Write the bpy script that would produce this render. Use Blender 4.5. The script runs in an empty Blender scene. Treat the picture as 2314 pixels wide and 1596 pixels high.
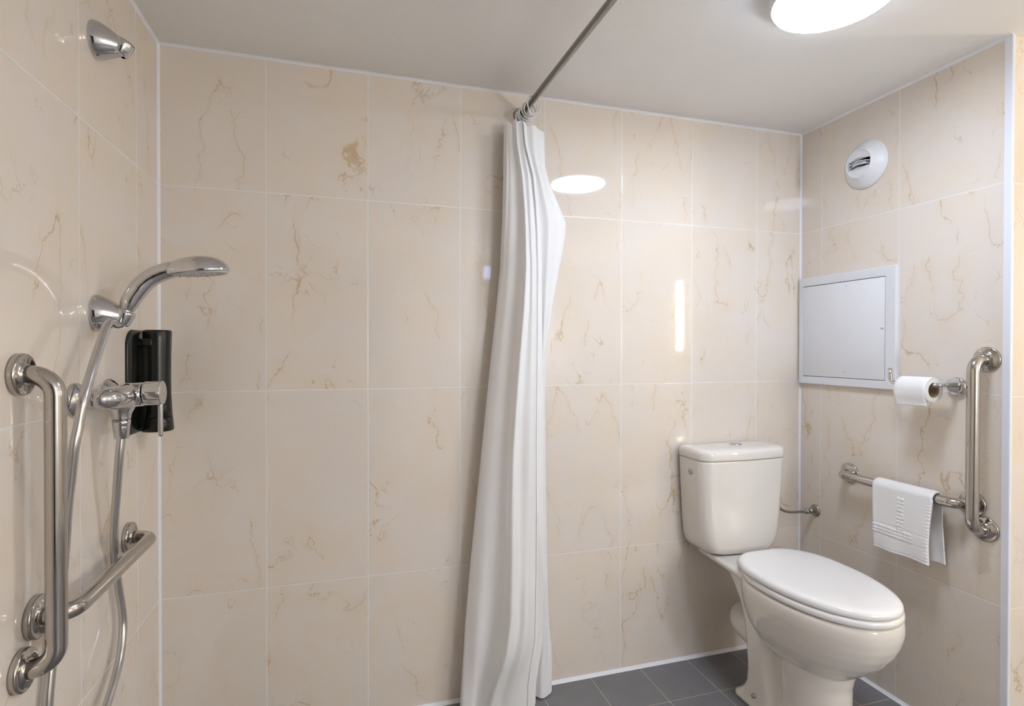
import bpy, bmesh, math, random
from mathutils import Vector, Matrix, Quaternion
PI = math.pi
S = bpy.context.scene
C = S.collection

# ------------------------------------------------------------------ camera, view, world
cam_d = bpy.data.cameras.new('camera'); cam = bpy.data.objects.new('camera', cam_d); C.objects.link(cam)
cam_d.sensor_width = 36.0; cam_d.lens = 36.0 * 1222.75 / 2314; cam_d.clip_start = 0.02
YAW, PIT, ROL = -0.2907, -0.0076, 0.0016
fw = Vector((-math.sin(YAW)*math.cos(PIT), math.cos(YAW)*math.cos(PIT), math.sin(PIT)))
rt = Vector((math.cos(YAW), math.sin(YAW), 0)); up = rt.cross(fw)
rt2 = rt*math.cos(ROL) + up*math.sin(ROL); up2 = -rt*math.sin(ROL) + up*math.cos(ROL)
M = Matrix((rt2, up2, -fw)).transposed().to_4x4(); M.translation = Vector((0.529, -1.786, 1.185))
cam.matrix_world = M
S.camera = cam
S.view_settings.view_transform = 'Standard'; S.view_settings.look = 'None'
S.view_settings.exposure = 0.08; S.view_settings.gamma = 1.0; S.view_settings.use_curve_mapping = False
W = bpy.data.worlds.new('world'); S.world = W; W.use_nodes = True
W.node_tree.nodes['Background'].inputs[0].default_value = (0.5, 0.5, 0.52, 1)
W.node_tree.nodes['Background'].inputs[1].default_value = 0.0
CEIL_LAMP = ((0.83, 0.95, 1.16), 47.0)      # colour, emission strength of the ceiling diffuser
TUBE = ((1.0, 0.86, 0.60), 74.0)           # the two mirror tubes in the wash area
FILL_GLOBE = ((0.95, 0.975, 1.03), 45.0)           # added fill light, an unseen globe behind the viewer
BLUE_GLINT = ((0.40, 0.52, 1.0), 9.0)          # added glowing panel behind the viewer, gives blue glints

# ------------------------------------------------------------------ room numbers
XR = 2.2964        # right wall
ZC = 2.0634        # ceiling
YE = -0.738        # outer end of the right wall
XF, YB = 3.32, -3.30

# ------------------------------------------------------------------ materials
def lin(r, g, b):
    f = lambda c: (c/255/12.92) if c/255 <= 0.04045 else ((c/255+0.055)/1.055)**2.4
    return (f(r), f(g), f(b), 1)
def mat(name, col, rough=0.5, metal=0.0, coat=0.0, spec=0.5):
    m = bpy.data.materials.new(name); m.use_nodes = True
    b = m.node_tree.nodes['Principled BSDF']
    b.inputs['Base Color'].default_value = col if len(col) == 4 else (*col, 1)
    b.inputs['Roughness'].default_value = rough; b.inputs['Metallic'].default_value = metal
    b.inputs['Coat Weight'].default_value = coat; b.inputs['Coat Roughness'].default_value = 0.05
    b.inputs['Specular IOR Level'].default_value = spec
    return m
class N:
    def __init__(s, m): s.t = m.node_tree; s.b = s.t.nodes['Principled BSDF']
    def __call__(s, typ, **kw):
        n = s.t.nodes.new(typ)
        for k, v in kw.items(): setattr(n, k, v)
        return n
    def link(s, a, b): s.t.links.new(a, b)
    def put(s, inp, v):
        if v is None: return
        if hasattr(v, 'links') or isinstance(v, bpy.types.NodeSocket): s.t.links.new(v, inp)
        else: inp.default_value = v
    def math(s, op, a, b=None, c=None, clamp=False):
        n = s('ShaderNodeMath', operation=op); n.use_clamp = clamp
        for i, v in enumerate((a, b, c)): s.put(n.inputs[i], v)
        return n.outputs[0]
    def vec(s, op, a, b=None):
        n = s('ShaderNodeVectorMath', operation=op); s.put(n.inputs[0], a)
        if b is not None:
            s.put(n.inputs['Scale'] if op == 'SCALE' else n.inputs[1], b)
        return n.outputs[0]
    def comb(s, x, y, z):
        n = s('ShaderNodeCombineXYZ')
        for i, v in enumerate((x, y, z)): s.put(n.inputs[i], v)
        return n.outputs[0]
    def noise(s, v, sc, det=2.0, ro=0.5, dist=0.0):
        n = s('ShaderNodeTexNoise'); s.put(n.inputs['Vector'], v); n.inputs['Scale'].default_value = sc
        n.inputs['Detail'].default_value = det; n.inputs['Roughness'].default_value = ro; n.inputs['Distortion'].default_value = dist
        return n
    def ss(s, v, a, b, lo=0.0, hi=1.0):
        n = s('ShaderNodeMapRange', interpolation_type='SMOOTHSTEP'); s.put(n.inputs['Value'], v)
        n.inputs['From Min'].default_value = a; n.inputs['From Max'].default_value = b
        n.inputs['To Min'].default_value = lo; n.inputs['To Max'].default_value = hi
        return n.outputs[0]
    def mix(s, f, a, b):
        n = s('ShaderNodeMix', data_type='RGBA'); s.put(n.inputs[0], f); s.put(n.inputs[6], a); s.put(n.inputs[7], b)
        return n.outputs[2]

def tile_mat(name, axis, u0, tw, v0, th, seed):
    """glazed cream marble tiles: u = distance along the wall, v = height"""
    m = mat(name, (0.7, 0.6, 0.5), 0.045, spec=0.6); n = N(m)
    pos = n('ShaderNodeNewGeometry').outputs['Position']
    sp = n('ShaderNodeSeparateXYZ'); n.link(pos, sp.inputs[0])
    U = sp.outputs[axis]; V = sp.outputs[2]
    tu = n.math('DIVIDE', n.math('SUBTRACT', U, u0), tw); tv = n.math('DIVIDE', n.math('SUBTRACT', V, v0), th)
    iu = n.math('FLOOR', tu); iv = n.math('FLOOR', tv); fu = n.math('SUBTRACT', tu, iu); fv = n.math('SUBTRACT', tv, iv)
    du = n.math('MULTIPLY', n.math('MINIMUM', fu, n.math('SUBTRACT', 1.0, fu)), tw)
    dv = n.math('MULTIPLY', n.math('MINIMUM', fv, n.math('SUBTRACT', 1.0, fv)), th)
    d = n.math('MINIMUM', du, dv)
    grout = n.ss(d, 0.0013, 0.0021, 1.0, 0.0)
    wn = n('ShaderNodeTexWhiteNoise', noise_dimensions='3D'); n.link(n.comb(iu, iv, float(seed)), wn.inputs['Vector'])
    off = n.vec('SCALE', wn.outputs['Color'], 37.0)
    P = n.vec('ADD', n.comb(n.math('MULTIPLY', fu, tw), n.math('MULTIPLY', fv, th), 0.0), off)
    # zig-zag jitter
    j1 = n.vec('SCALE', n.vec('SUBTRACT', n.noise(P, 17, 1.0).outputs['Color'], (0.5, 0.5, 0.5)), 0.050)
    j2 = n.vec('SCALE', n.vec('SUBTRACT', n.noise(P, 85, 1.0).outputs['Color'], (0.5, 0.5, 0.5)), 0.014)
    Q = n.vec('ADD', n.vec('ADD', P, j1), j2)
    Qs = n.vec('MULTIPLY', Q, (1.0, 0.27, 1.0))
    n1 = n.noise(Qs, 7.5, 0.0).outputs['Fac']; a1 = n.math('ABSOLUTE', n.math('SUBTRACT', n1, 0.5))
    mk1 = n.ss(n.noise(n.vec('ADD', P, (3.1, 7.7, 1.0)), 6.5, 2.0).outputs['Fac'], 0.43, 0.58)
    v1 = n.math('MULTIPLY', n.ss(a1, 0.0, 0.0056, 1.0, 0.0), mk1)
    n2 = n.noise(n.vec('MULTIPLY', n.vec('ADD', Q, (11.0, 4.0, 5.0)), (1.0, 0.6, 1.0)), 15, 0.0).outputs['Fac']
    a2 = n.math('ABSOLUTE', n.math('SUBTRACT', n2, 0.5))
    mk2 = n.ss(n.noise(n.vec('ADD', P, (9.1, 2.7, 6.0)), 9.0, 1.0).outputs['Fac'], 0.56, 0.68)
    v2 = n.math('MULTIPLY', n.math('MULTIPLY', n.ss(a2, 0.0, 0.010, 1.0, 0.0), mk2), 0.75)
    halo = n.math('MULTIPLY', n.ss(a1, 0.0, 0.08, 0.16, 0.0), mk1)
    vein = n.math('MAXIMUM', v1, v2)
    cloud = n.ss(n.noise(P, 5.0, 3.0, 0.55, 0.6).outputs['Fac'], 0.32, 0.68)
    fine = n.ss(n.noise(P, 60, 3.0, 0.6).outputs['Fac'], 0.3, 0.75)
    base = n.mix(cloud, (0.775, 0.685, 0.575, 1), (0.770, 0.705, 0.640, 1))
    base = n.mix(n.math('MULTIPLY', fine, 0.22), base, (0.80, 0.74, 0.68, 1))
    base = n.mix(halo, base, (0.70, 0.55, 0.36, 1))
    base = n.mix(n.math('MULTIPLY', vein, 0.62), base, (0.50, 0.32, 0.14, 1))
    col = n.mix(grout, base, (0.80, 0.79, 0.76, 1))
    n.link(col, n.b.inputs['Base Color'])
    n.link(n.ss(grout, 0, 1, 0.045, 0.5), n.b.inputs['Roughness'])
    bp = n('ShaderNodeBump'); bp.inputs['Strength'].default_value = 0.35; bp.inputs['Distance'].default_value = 0.0008
    hgt = n.math('ADD', n.ss(d, 0.0013, 0.0032), n.math('MULTIPLY', n.noise(pos, 9, 0.0).outputs['Fac'], 0.35))
    n.link(hgt, bp.inputs['Height']); n.link(bp.outputs[0], n.b.inputs['Normal'])
    return m

M_tile_b = tile_mat('cream_marble_tile_back', 0, 0.286, 0.2988, 1.657, 0.6, 3)
M_tile_l = tile_mat('cream_marble_tile_left', 1, -0.166, 0.3088, 1.657, 0.6, 11)
M_tile_r = tile_mat('cream_marble_tile_right', 1, -0.1025, 0.311, 1.657, 0.6, 23)
M_tile_o = tile_mat('cream_marble_tile_outer', 0, 2.50, 0.2988, 1.653, 0.6, 31)

def floor_mat():
    m = mat('grey_floor_tile', lin(112, 112, 116), 0.42); n = N(m)
    pos = n('ShaderNodeNewGeometry').outputs['Position']
    sp = n('ShaderNodeSeparateXYZ'); n.link(pos, sp.inputs[0])
    def edge(o, o0):
        t = n.math('DIVIDE', n.math('SUBTRACT', o, o0), 0.1995); f = n.math('FRACT', t)
        return n.math('MULTIPLY', n.math('MINIMUM', f, n.math('SUBTRACT', 1.0, f)), 0.1995)
    d = n.math('MINIMUM', edge(sp.outputs[0], 1.358), edge(sp.outputs[1], -0.2045))
    g = n.ss(d, 0.0010, 0.0017, 1.0, 0.0)
    c = n.mix(n.noise(pos, 14, 4.0, 0.6).outputs['Fac'], lin(112, 111, 114), lin(128, 127, 130))
    n.link(n.mix(g, c, lin(176, 168, 154)), n.b.inputs['Base Color'])
    bp = n('ShaderNodeBump'); bp.inputs['Strength'].default_value = 0.3; bp.inputs['Distance'].default_value = 0.0006
    n.link(n.math('ADD', n.ss(d, 0.001, 0.0022), n.math('MULTIPLY', n.noise(pos, 160, 2.0).outputs['Fac'], 0.4)), bp.inputs['Height'])
    n.link(bp.outputs[0], n.b.inputs['Normal'])
    return m
M_floor = floor_mat()

def ceiling_mat():
    m = mat('white_textured_ceiling_paper', (0.90, 0.885, 0.865), 0.6); n = N(m)
    pos = n('ShaderNodeNewGeometry').outputs['Position']
    vo = n('ShaderNodeTexVoronoi'); n.link(n.vec('MULTIPLY', pos, (1.0, 1.7, 1.0)), vo.inputs['Vector']); vo.inputs['Scale'].default_value = 150; vo.inputs['Randomness'].default_value = 0.35
    bp = n('ShaderNodeBump'); bp.inputs['Strength'].default_value = 0.6; bp.inputs['Distance'].default_value = 0.0013
    n.link(vo.outputs['Distance'], bp.inputs['Height']); n.link(bp.outputs[0], n.b.inputs['Normal'])
    return m
M_ceil = ceiling_mat()

def smudged(name, col, rough, metal=1.0, amt=0.06, sc=22):
    m = mat(name, col, rough, metal); n = N(m)
    co = n('ShaderNodeTexCoord').outputs['Object']
    n.link(n.ss(n.noise(co, sc, 4.0, 0.6).outputs['Fac'], 0.3, 0.8, rough, rough+amt), n.b.inputs['Roughness'])
    return m
M_chrome = smudged('polished_chrome', (0.60, 0.60, 0.61), 0.03, amt=0.05)
M_steel = smudged('polished_steel', (0.50, 0.475, 0.445), 0.09, amt=0.12, sc=30)
M_rod = smudged('dull_steel', (0.40, 0.38, 0.35), 0.24, amt=0.03)
M_hose = smudged('silver_hose_plastic', (0.56, 0.55, 0.54), 0.20, metal=0.9, amt=0.05)
M_ceramic = mat('white_glazed_ceramic', (0.80, 0.765, 0.715), 0.09, coat=0.5)
M_seat = mat('white_seat_plastic', (0.86, 0.85, 0.85), 0.16, coat=0.3)
M_plastic = mat('white_plastic', (0.80, 0.81, 0.84), 0.32)
M_trim = mat('white_trim_plastic', (0.80, 0.82, 0.88), 0.35)
M_seal = mat('white_silicone', (0.84, 0.85, 0.88), 0.5)
M_panel = mat('light_grey_painted_metal', (0.80, 0.81, 0.84), 0.5)
M_frame = mat('white_painted_metal', (0.76, 0.77, 0.80), 0.35)
M_black = mat('black_satin_plastic', (0.007, 0.008, 0.006), 0.26, spec=0.4)
M_dark = mat('dark_gap', (0.01, 0.01, 0.01), 0.7)
M_greyring = mat('grey_button_plastic', (0.42, 0.42, 0.41), 0.3)
M_nozzle = mat('grey_spray_plate', (0.55, 0.54, 0.53), 0.35)
M_card = mat('cardboard_tube', (0.30, 0.22, 0.13), 0.9)
M_blue = mat('blue_plastic', (0.02, 0.09, 0.42), 0.4)
M_pipe = smudged('dull_grey_metal', (0.38, 0.37, 0.35), 0.25, amt=0.15)
M_white = mat('white_wall_paint', (0.86, 0.85, 0.83), 0.5)
M_door = mat('dark_stained_door', (0.045, 0.035, 0.03), 0.35)
def fabric(name, col, trans, sheen=0.2, sc=900, bump=0.15):
    m = mat(name, col, 0.85); n = N(m)
    n.b.inputs['Sheen Weight'].default_value = sheen
    co = n('ShaderNodeTexCoord').outputs['Object']
    bp = n('ShaderNodeBump'); bp.inputs['Strength'].default_value = bump; bp.inputs['Distance'].default_value = 0.0006
    n.link(n.noise(co, sc, 2.0).outputs['Fac'], bp.inputs['Height']); n.link(bp.outputs[0], n.b.inputs['Normal'])
    if trans:
        out = [x for x in n.t.nodes if x.type == 'OUTPUT_MATERIAL'][0]
        tr = n('ShaderNodeBsdfTranslucent'); tr.inputs[0].default_value = (*col[:3], 1)
        mx = n('ShaderNodeMixShader'); mx.inputs[0].default_value = trans
        n.link(n.b.outputs[0], mx.inputs[1]); n.link(tr.outputs[0], mx.inputs[2]); n.link(mx.outputs[0], out.inputs[0])
    return m
M_curtain = fabric('white_curtain_fabric', (0.97, 0.97, 0.975), 0.12)
N(M_curtain).b.inputs['Roughness'].default_value = 0.45
M_towel = fabric('white_terry_cotton', (0.87, 0.86, 0.86), 0.0, sheen=0.4, sc=700, bump=0.35)
M_paper = fabric('white_tissue_paper', (0.88, 0.87, 0.86), 0.0, sheen=0.0, sc=300, bump=0.3)
def emit(name, ce):
    m = bpy.data.materials.new(name); m.use_nodes = True; t = m.node_tree
    b = t.nodes['Principled BSDF']; b.inputs['Base Color'].default_value = (0.8, 0.8, 0.8, 1)
    b.inputs['Emission Color'].default_value = (*ce[0], 1); b.inputs['Emission Strength'].default_value = ce[1]
    return m
M_lamp = emit('lit_diffuser', CEIL_LAMP); M_tube = emit('lit_tube', TUBE); M_fill_globe = emit('fill_globe_glow', FILL_GLOBE); M_blue_glint = emit('blue_glint_glow', BLUE_GLINT)

# ------------------------------------------------------------------ helpers
def obj(name, bm, m, parent=None, smooth=True, normals=True):
    if normals: bmesh.ops.recalc_face_normals(bm, faces=bm.faces)
    me = bpy.data.meshes.new(name); bm.to_mesh(me); bm.free()
    if smooth: me.shade_smooth()
    me.materials.append(m)
    o = bpy.data.objects.new(name, me); C.objects.link(o)
    if parent:
        o.parent = parent
        p = parent; off = Vector((0, 0, 0))
        while p: off += p.location; p = p.parent
        me.transform(Matrix.Translation(-off))
    return o
def thing(name, label, cat, loc, group=None):
    o = bpy.data.objects.new(name, None); C.objects.link(o); o.location = loc
    o.empty_display_size = 0.05
    o['label'] = label; o['category'] = cat
    if group: o['group'] = group
    return o
def tag(o, label, cat, group=None):
    o['label'] = label; o['category'] = cat
    if group: o['group'] = group
    return o
def struct(name, bm, m, parent=None, smooth=False):
    o = obj(name, bm, m, parent, smooth); o['kind'] = 'structure'; return o
def auto(o, ang=35):
    md = o.modifiers.new('bevel', 'BEVEL'); md.width = 0.0012; md.segments = 2; md.limit_method = 'ANGLE'; md.angle_limit = math.radians(ang)
    o.modifiers.new('wn', 'WEIGHTED_NORMAL')
    return o
def BM(): return bmesh.new()
def box(bm, x0, x1, y0, y1, z0, z1, bev=0.0, seg=3):
    g = bmesh.ops.create_cube(bm, size=1.0)['verts']
    for v in g:
        v.co = Vector(((x0+x1)/2 + v.co.x*(x1-x0), (y0+y1)/2 + v.co.y*(y1-y0), (z0+z1)/2 + v.co.z*(z1-z0)))
    if bev > 0:
        es = list({e for v in g for e in v.link_edges})
        bmesh.ops.bevel(bm, geom=es, offset=bev, segments=seg, profile=0.5, affect='EDGES')
    return bm
def quad(bm, pts):
    return bm.faces.new([bm.verts.new(p) for p in pts])
def rings(bm, rs, closed=True, cap0=True, cap1=True):
    vs = [[bm.verts.new(p) for p in r] for r in rs]; k = len(rs[0])
    for a, b in zip(vs, vs[1:]):
        for i in range(k if closed else k-1):
            j = (i+1) % k; bm.faces.new((a[i], a[j], b[j], b[i]))
    if cap0: bm.faces.new(vs[0][::-1])
    if cap1: bm.faces.new(vs[-1])
    return vs
def frame(d):
    d = Vector(d).normalized(); a = Vector((0, 0, 1)) if abs(d.z) < 0.9 else Vector((1, 0, 0))
    u = d.cross(a).normalized(); return d, u, d.cross(u)
def lathe(bm, org, axis, prof, seg=48, cap0=True, cap1=True):
    """prof: list of (distance along axis, radius)"""
    d, u, v = frame(axis); org = Vector(org); rs = []
    for h, r in prof:
        rs.append([org + d*h + (u*math.cos(t) + v*math.sin(t))*max(r, 1e-5) for t in (2*PI*i/seg for i in range(seg))])
    rings(bm, rs, True, cap0, cap1); return bm
def smooth_path(pts, sub=8):
    P = [Vector(p) for p in pts]; P = [P[0]*2-P[1]] + P + [P[-1]*2-P[-2]]; out = []
    for i in range(1, len(P)-2):
        for k in range(sub):
            t = k/sub; a, b, c, d = P[i-1:i+3]
            out.append(0.5*((2*b) + (c-a)*t + (2*a-5*b+4*c-d)*t*t + (-a+3*b-3*c+d)*t**3))
    out.append(P[-2]); return out
def bend_path(pts, rad, sub=10):
    """polyline with rounded corners"""
    P = [Vector(p) for p in pts]; out = [P[0]]
    for i in range(1, len(P)-1):
        a = (P[i-1]-P[i]).normalized(); b = (P[i+1]-P[i]).normalized()
        ang = a.angle(b); t = rad/math.tan(ang/2)
        cen = P[i] + (a+b).normalized()*(rad/math.sin(ang/2)); s = P[i]+a*t-cen; e = P[i]+b*t-cen
        q = s.rotation_difference(e)
        for k in range(sub+1):
            out.append(cen + Quaternion().slerp(q, k/sub) @ s)
    out.append(P[-1]); return out
def tube(bm, path, r, seg=20, cap=True):
    P = [Vector(p) for p in path]; n = len(P); T = []
    for i in range(n): T.append((P[min(i+1, n-1)]-P[max(i-1, 0)]).normalized())
    d, u, v = frame(T[0]); rs = []
    for i in range(n):
        if i: u = T[i-1].rotation_difference(T[i]) @ u
        u = (u - T[i]*u.dot(T[i])).normalized(); v = T[i].cross(u); rr = r(i/(n-1)) if callable(r) else r
        rs.append([P[i] + (u*math.cos(t)+v*math.sin(t))*rr for t in (2*PI*k/seg for k in range(seg))])
    rings(bm, rs, True, cap, cap); return bm
def interp(tab, x):
    if x <= tab[0][0]: return tab[0][1:]
    for a, b in zip(tab, tab[1:]):
        if x <= b[0]:
            t = (x-a[0])/(b[0]-a[0]); return tuple(p+(q-p)*t for p, q in zip(a[1:], b[1:]))
    return tab[-1][1:]

# ------------------------------------------------------------------ room shell
struct('wall_back', box(BM(), -0.1, XR+0.05, 0.0, 0.1, -0.05, ZC+0.05), M_tile_b)
struct('wall_left', box(BM(), -0.1, 0.0, YB, 0.0, -0.05, ZC+0.05), M_tile_l)
struct('wall_right', box(BM(), XR, XR+0.004, YE+0.006, 0.0, -0.05, ZC+0.05), M_tile_r)
struct('wall_outer', box(BM(), XR+0.004, XF+0.1, YE+0.006, YE+0.1, -0.05, ZC+0.05), M_tile_o)
struct('wall_far', box(BM(), XF, XF+0.1, YB, YE+0.006, -0.05, ZC+0.05), M_tile_l)
struct('wall_rear', box(BM(), -0.1, XF+0.1, YB-0.1, YB, -0.05, ZC+0.05), M_white)
struct('floor', box(BM(), -0.1, XF+0.1, YB-0.1, 0.1, -0.05, 0.0), M_floor)
struct('ceiling', box(BM(), -0.1, XF+0.1, YB-0.1, 0.1, ZC, ZC+0.05), M_ceil)
# silicone and plastic strips in the corners

def bead(a, b, da, db, r):
    """concave-quarter bead between two faces; da, db = directions away from the corner line"""
    bm = BM(); a, b = Vector(a), Vector(b); da, db = Vector(da), Vector(db); rs = []
    for p in (a, b):
        ring = [p, p + da*r, p + da*r*0.42 + db*r*0.42, p + db*r]
        rs.append(ring)
    rings(bm, rs); return bm
struct('trim_1', bead((0, 0, 0), (0, 0, ZC), (1, 0, 0), (0, -1, 0), 0.0060), M_seal)
struct('trim_2', bead((0, 0, ZC), (XR, 0, ZC), (0, -1, 0), (0, 0, -1), 0.0070), M_seal)
struct('trim_3', bead((0, 0, ZC), (0, YB, ZC), (1, 0, 0), (0, 0, -1), 0.0070), M_seal)
struct('trim_4', bead((XR, 0, 0), (XR, 0, ZC), (-1, 0, 0), (0, -1, 0), 0.0060), M_seal)
struct('trim_5', bead((XR, 0, ZC), (XR, YE, ZC), (-1, 0, 0), (0, 0, -1), 0.0070), M_seal)
struct('trim_6', bead((0, 0, 0), (XR, 0, 0), (0, -1, 0), (0, 0, 1), 0.010), M_seal)
struct('trim_7', bead((XR, 0, 0), (XR, YE, 0), (-1, 0, 0), (0, 0, 1), 0.010), M_seal)
struct('trim_8', bead((0, 0, 0), (0, YB, 0), (1, 0, 0), (0, 0, 1), 0.009), M_seal)
# white plastic corner profile at the outer corner
bm = BM(); rs = []
for z in (0, ZC):
    ring = [(XR+0.003, YE+0.019, z), (XR-0.002, YE+0.019, z)]
    ring += [(XR+0.002-0.004*math.cos(t), YE+0.002-0.003*math.sin(t), z) for t in (PI/2*k/6 for k in range(7))]
    ring += [(XR+0.0055, YE-0.001, z), (XR+0.0055, YE+0.008, z), (XR+0.003, YE+0.008, z)]
    rs.append(ring)
rings(bm, rs); struct('trim_9', bm, M_trim, smooth=False)
# rear wall: dark door, and a glowing panel added for blue reflections
door = struct('door_1', box(BM(), 0.15, 0.90, YB, YB+0.03, 0.0, 1.98, 0.003), M_door)
struct('door_frame', box(box(box(BM(), 0.08, 0.15, YB, YB+0.045, 0, 2.03), 0.90, 0.97, YB, YB+0.045, 0, 2.03), 0.15, 0.90, YB, YB+0.045, 1.98, 2.03), M_frame, door)
struct('door_handle', tube(BM(), bend_path([(0.83, YB+0.03, 1.02), (0.83, YB+0.075, 1.02), (0.72, YB+0.075, 1.02)], 0.012), 0.009, 12), M_chrome, door, True)
glint_pan = struct('glint_panel_1', box(BM(), 1.76, 1.83, YB, YB+0.012, 1.86, 1.98), M_blue_glint)
struct('glint_panel_frame', box(box(box(box(BM(), 1.74, 1.76, YB, YB+0.02, 1.84, 2.00), 1.83, 1.85, YB, YB+0.02, 1.84, 2.00), 1.76, 1.83, YB, YB+0.02, 1.98, 2.00), 1.76, 1.83, YB, YB+0.02, 1.84, 1.86), M_frame, glint_pan)

# ------------------------------------------------------------------ ceiling lamp
LX, LY = 1.638, -0.760
t = thing('ceiling_light', 'round flush ceiling lamp with a glowing white cover', 'lamp', (LX, LY, ZC))
obj('housing', lathe(BM(), (LX, LY, ZC), (0, 0, -1), [(0, 0.142), (0.030, 0.140), (0.040, 0.136), (0.041, 0.12)], 72), M_plastic, t)
obj('diffuser', lathe(BM(), (LX, LY, ZC), (0, 0, -1), [(0.0405, 0.133), (0.0415, 0.134), (0.046, 0.131), (0.0480, 0.120), (0.049, 0.07), (0.049, 0.001)], 72), M_lamp, t)
t = thing('offscreen_lamp', 'added fill light globe on the rear wall, unseen behind the viewer', 'lamp', (2.13, YB, 1.25))  # unseen fill light added to brighten curtain, walls and ceiling
obj('mount', lathe(BM(), (2.13, YB, 1.25), (0, 1, 0), [(0, 0.06), (0.02, 0.06), (0.03, 0.03), (0.07, 0.03)], 32), M_chrome, t)
obj('globe', lathe(BM(), (2.13, YB+0.06, 1.25), (0, 1, 0), [(0.15-0.15*math.cos(PI*k/14), 0.15*math.sin(PI*k/14)) for k in range(15)], 32, False, False), M_fill_globe, t)
# two vertical tube lamps beside the wash-area mirror (they throw the warm light)
def tube_lamp(y, label):
    t = thing('offscreen_lamp', label, 'lamp', (XF, y, 1.47), 'tube lamps beside the mirror')
    obj('mount', box(BM(), XF-0.03, XF, y-0.03, y+0.03, 1.15, 1.79, 0.004), M_plastic, t)
    obj('lit_tube', lathe(BM(), (XF-0.052, y, 1.175), (0, 0, 1), [(0, 0.009), (0.004, 0.0125), (0.586, 0.0125), (0.59, 0.009)], 20), M_tube, t)
tube_lamp(-1.07, 'vertical warm tube lamp on the far wall nearest the outer corner')
tube_lamp(-2.30, 'vertical warm tube lamp on the far wall nearest the rear wall')

# ------------------------------------------------------------------ curtain rod, rings, curtain
RX, RZ = 1.0925, 1.989
def rod_at(y): return Vector((RX - y*0.0235, y, RZ - y*0.0005))
t = thing('curtain_rod', 'straight grey metal shower curtain rod running below the ceiling', 'curtain rod', (RX, 0, RZ))
obj('rod', tube(BM(), [rod_at(-0.002), rod_at(-1.2), rod_at(YB+0.002)], 0.0098, 28), M_rod, t)
obj('flange', lathe(BM(), (RX, 0, RZ-0.001), (0, -1, 0), [(0, 0.026), (0.006, 0.026), (0.010, 0.023), (0.022, 0.014), (0.026, 0.013)], 40), M_rod, t)
random.seed(4)
words = ['nearest the wall', 'second from the wall', 'third from the wall', 'fourth from the wall', 'fifth from the wall', 'sixth from the wall', 'farthest from the wall']
ring0 = None
for i, y in enumerate([-0.026, -0.040, -0.056, -0.071, -0.088, -0.108, -0.128]):
    c = rod_at(y); tilt = random.uniform(-0.25, 0.25)
    ang = [(0.0, 0.15), (0.0, 0.3), (0, 0.0), (0, -0.2), (0, 0.1), (0.25, -0.5), (-0.25, 0.65)][i]
    if ring0 is None:
        bm = BM(); R = 0.027
        pts = [Vector((R*math.cos(a), 0, R*math.sin(a))) for a in (2*PI*k/40 for k in range(41))]
        vs = []
        for k in range(40):
            a = 2*PI*k/40; e = Vector((math.cos(a), 0, math.sin(a)))
            vs.append([bm.verts.new(e*R + (e*math.cos(b) + Vector((0, 1, 0))*math.sin(b))*0.0020) for b in (2*PI*q/8 for q in range(8))])
        for k in range(40):
            for q in range(8):
                bm.faces.new((vs[k][q], vs[(k+1) % 40][q], vs[(k+1) % 40][(q+1) % 8], vs[k][(q+1) % 8]))
        ring0 = o = obj('curtain_ring', bm, M_plastic)
    else:
        o = ring0.copy(); C.objects.link(o)
    o.location = (c.x + ang[0]*0.012, y, c.z + 0.0098 - 0.027 - 0.001)
    o.rotation_euler = (tilt*0.4, 0, ang[1])
    tag(o, 'thin white plastic curtain ring on the rod, ' + words[i], 'curtain ring', 'curtain rings on the rod')

# curtain: horizontal section at each height: left edge, front hem, rear edge (metres)
CT = [(0.012, 0.871, 1.111, 1.197), (0.084, 0.875, 1.113, 1.197), (0.156, 0.880, 1.124, 1.195), (0.227, 0.885, 1.138, 1.187), (0.299, 0.890, 1.141, 1.182),
      (0.443, 0.903, 1.142, 1.177), (0.733, 0.932, 1.138, 1.172), (1.023, 0.961, 1.137, 1.169), (1.168, 0.976, 1.136, 1.172), (1.241, 0.984, 1.135, 1.183),
      (1.314, 0.992, 1.134, 1.194), (1.386, 0.999, 1.133, 1.206), (1.459, 1.006, 1.132, 1.219), (1.517, 1.008, 1.129, 1.231), (1.575, 1.011, 1.127, 1.241),
      (1.619, 1.013, 1.124, 1.243), (1.662, 1.014, 1.121, 1.224), (1.706, 1.015, 1.116, 1.205), (1.749, 1.016, 1.112, 1.184), (1.806, 1.016, 1.096, 1.167),
      (1.849, 1.017, 1.084, 1.165), (1.892, 1.018, 1.080, 1.163), (1.931, 1.018, 1.077, 1.162)]
def sm(a, b, x): x = min(1, max(0, (x-a)/(b-a))); return x*x*(3-2*x)
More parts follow.
